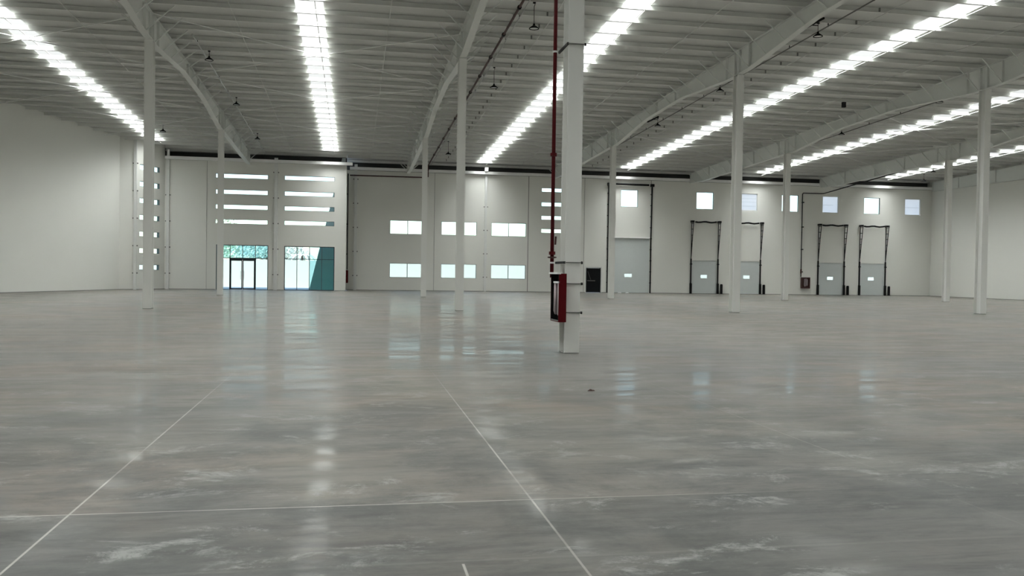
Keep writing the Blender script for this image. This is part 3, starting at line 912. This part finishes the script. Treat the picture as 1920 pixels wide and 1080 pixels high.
bd = MB().box(.0, W, 0, .015, 0, H).box(0, W, D-.015, D, 0, H).box(0, W, .015, D-.015, 0, .015).box(0, W, .015, D-.015, H-.015, H).box(W-.015, W, .015, D-.015, .015, H-.015).build('body', M['red'], c)
MB().box(.002, W-.017, .017, .020, .017, H-.017).box(.002, W-.017, D-.020, D-.017, .017, H-.017).box(W-.021, W-.017, .02, D-.02, .017, H-.017).box(.002, W-.02, .02, D-.02, .016, .02).build('lining', M['black'], bd)
MB().box(-.035, .04, -.015, D+.06, H-.012, H+.026).build('top_lip', M['white_lip'], c)
MB().box(.0, .03, .02, D-.02, .018, .035).build('bottom_rail', M['conduit_dark'], c)
rack = MB().box(-.01, .02, .0, D*.62, H-.20, H-.165).build('hose_rack', M['white_lip'], c)
hz = MB()
for y0, r, z0 in ((.09, .030, .17), (.15, .030, .16), (.40, .032, .17), (.47, .030, .21)):
    hz.tube([(.035, y0-.015, H-.2), (.03, y0-.02, .5), (.03, y0, z0+.02), (.04, y0+.03, z0), (.05, y0+.05, z0+.05), (.05, y0+.03, .5), (.045, y0+.0, H-.22)], r, 8)
hz.build('hose', M['hose'], rack, smooth=True)
for z in (.19, .80):
    MB().bar((W, .285, z), (cx+H_W/2+.03-4.20, .285, z), .02, .022).build('tie_bar', M['conduit_dark'], c)
    MB().tube([(cx+H_W/2+.01-4.20, .285, z), (cx+H_W/2+.045-4.20, .285, z)], .028, 8).build('nut', M['black_metal'], c)

# ------------------------------------------------------------------ downpipes on the back wall
def downpipe(x, y, w, top, label, hopper=False):
    d = thing('downpipe', label, 'downpipe', (x, y, 0), 'pale downpipes on the walls')
    MB().box(-w/2, w/2, -.14, 0, 0, top).build('pipe', M['pipe_white'], d)
    z = 1.2
    while z < top - 1:
        MB().box(-w/2-.09, -w/2, -.06, 0, z, z+.09).box(w/2, w/2+.09, -.06, 0, z, z+.09).build('bracket', M['conduit_dark'], d)
        z += 2.05
    if hopper: MB().box(-w/2-.05, w/2+.05, -.2, .0, top, top+.4).build('rain_hopper', M['white_lip'], d)
    return d
downpipe(-6.14, 72.296, .28, 10.6, 'pale downpipe between the two glazed bays')
downpipe(0.16, 75.496, .26, 10.7, 'pale downpipe at the step right of the glazed bays')
downpipe(11.38, 75.496, .20, 10.15, 'pale downpipe left of the right office windows')
tag(MB().box(11.2, 11.5, 75.05, 75.4, 10.463, 10.80).build('rain_hopper', M['white_lip'], bevel=.02), 'small white box under the roof above the middle downpipe', 'rain hopper')
d = downpipe(-14.35, 72.25, .22, 10.2, 'pale downpipe in the corner left of the glazed bay')
MB().tube([(0, -.07, 10.1), (.02, -.12, 10.5), (.06, -.3, 10.95)], .11, 8).build('elbow', M['pipe_white'], d)
d = downpipe(-16.06, 69.24, .20, 11.2, 'slim pale downpipe left of the small slit windows')

# ------------------------------------------------------------------ odds and ends on the floor
def scrap(x, y, s, mt, label):
    mb = MB()
    n = 7
    rnd = random.Random(int(x*100))
    vs = []
    for k in range(n):
        a = 2*math.pi*k/n
        r = s*(.6+.5*rnd.random())
        vs.append((r*math.cos(a), r*.5*math.sin(a), 0.0))
    for k in range(n):
        a = 2*math.pi*k/n
        r = s*(.3+.3*rnd.random())
        vs.append((r*math.cos(a), r*.5*math.sin(a), s*(.15+.25*rnd.random())))
    fs = [tuple(reversed(range(n))), tuple(range(n, 2*n))] + [(k, (k+1) % n, n+(k+1) % n, n+k) for k in range(n)]
    mb.add([(vx+x, vy+y, vz+.002) for vx, vy, vz in vs], fs)
    return tag(mb.build('floor_scrap', M[mt], origin=(x, y, 0)), label, 'scrap')
scrap(3.41, 12.15, .07, 'scrap', 'small dark scrap on the floor in front of the near column')
scrap(23.47, 74.7, .22, 'paper', 'white crumpled scrap at the foot of the tall sectional door, left of two')
scrap(24.15, 74.75, .20, 'paper', 'white crumpled scrap at the foot of the tall sectional door, right of two')
tag(MB().box(27.66, 27.86, 46.10, 46.26, zb(46.2)-.30, zb(46.2)-.0).build('junction_box', M['black_metal']), 'small black box hanging under the purlins right of the fourth skylight strip', 'junction box')

# ------------------------------------------------------------------ the yard outside
tag(MB().box(-90, 140, 76.0, 200, -.25, -.06).box(-90, -14.9, 60, 76.0, -.25, -.06).box(-14.9, -.7, 72.8, 76.0, -.25, -.06).build('yard_ground', M['yard']), 'sunlit pale concrete yard outside the windows', 'ground', kind='structure')
tag(MB().box(-70, 110, 90, 90.25, -.1, 2.6).build('wall_yard', M['yard_wall']), 'pale boundary wall outside across the yard', 'wall', kind='structure')
tag(MB().prism([(-3.55, -.1), (STEP_X-.1, -.1), (STEP_X-.1, 11.0), (-.95, 11.0)], 73.3, 73.9).build('slanted_wall', M['fin']), 'dark slanted wall seen outside through the right glazed wall', 'wall')

def tree(x, y, h, crown, mt, label, seed):
    rnd = random.Random(seed)
    t = thing('tree', label, 'tree', (x, y, 0), 'trees beyond the boundary wall')
    tb = MB().tube([(0, 0, -.1), (.1, .05, h*.3), (0, .1, h*.6)], [.22, .17, .08], 8)
    for k in range(5):
        a = rnd.random()*6.28
        tb.tube([(0.05, 0, h*(.3+.06*k)), (math.cos(a)*crown*.3, math.sin(a)*crown*.3, h*.6), (math.cos(a)*crown*.6, math.sin(a)*crown*.6, h*.75)], [.08, .05, .03], 6)
    tb.build('trunk', M['bark'], t)
    fb = MB()
    for k in range(1500):
        while True:
            p = Vector((rnd.uniform(-1, 1), rnd.uniform(-1, 1), rnd.uniform(-1, 1)))
            if .25 < p.length < 1: break
        lump = 1 + .22*math.sin(p.x*7+seed)*math.cos(p.z*6+p.y*5)
        q = Vector((p.x*crown*lump, p.y*crown*lump, h*.68 + p.z*h*.36*lump))
        s = rnd.uniform(.12, .26)
        a = Vector((rnd.uniform(-1, 1), rnd.uniform(-1, 1), rnd.uniform(-1, 1))).normalized()
        b = a.orthogonal().normalized(); cc = a.cross(b)
        fb.add([q-b*s, q+cc*s*.5, q+b*s, q-cc*s*.5], [(0, 1, 2, 3)])
    fb.build('foliage', M[mt], t)
tree(-14.6, 102, 7.2, 2.6, 'leaf_yellow', 'yellow green tree seen through the glass left of the entrance doors', 1)
tree(-9.6, 97, 5.3, 2.8, 'leaf', 'rounded green tree seen above the entrance doors', 2)
tree(-7.2, 108, 4.6, 2.2, 'leaf', 'low green tree seen right of the entrance doors', 3)
t = thing('palm_tree', 'small palm seen through the right glazed wall', 'tree', (-5.6, 100, 0))
MB().tube([(0, 0, -.1), (.05, 0, 1.6), (0, .05, 3.3)], [.16, .12, .1], 8).build('trunk', M['bark'], t)
for k in range(11):
    a = k*6.283/11
    mb = MB(); prev = None
    pts = []
    for j in range(7):
        s = j/6.0
        pts.append((Vector((math.cos(a)*1.7*s, math.sin(a)*1.7*s, 3.3 + .9*s - 1.5*s*s)), .22*(1-abs(s-.4)*1.1)))
    side = Vector((-math.sin(a), math.cos(a), 0))
    vs = []
    for q, w in pts: vs += [q-side*w-Vector((0, 0, w*.5)), q, q+side*w-Vector((0, 0, w*.5))]
    fs = []
    for j in range(6): fs += [(3*j, 3*j+1, 3*j+4, 3*j+3), (3*j+1, 3*j+2, 3*j+5, 3*j+4)]
    mb.add(vs, fs); mb.build('frond', M['leaf'], t)
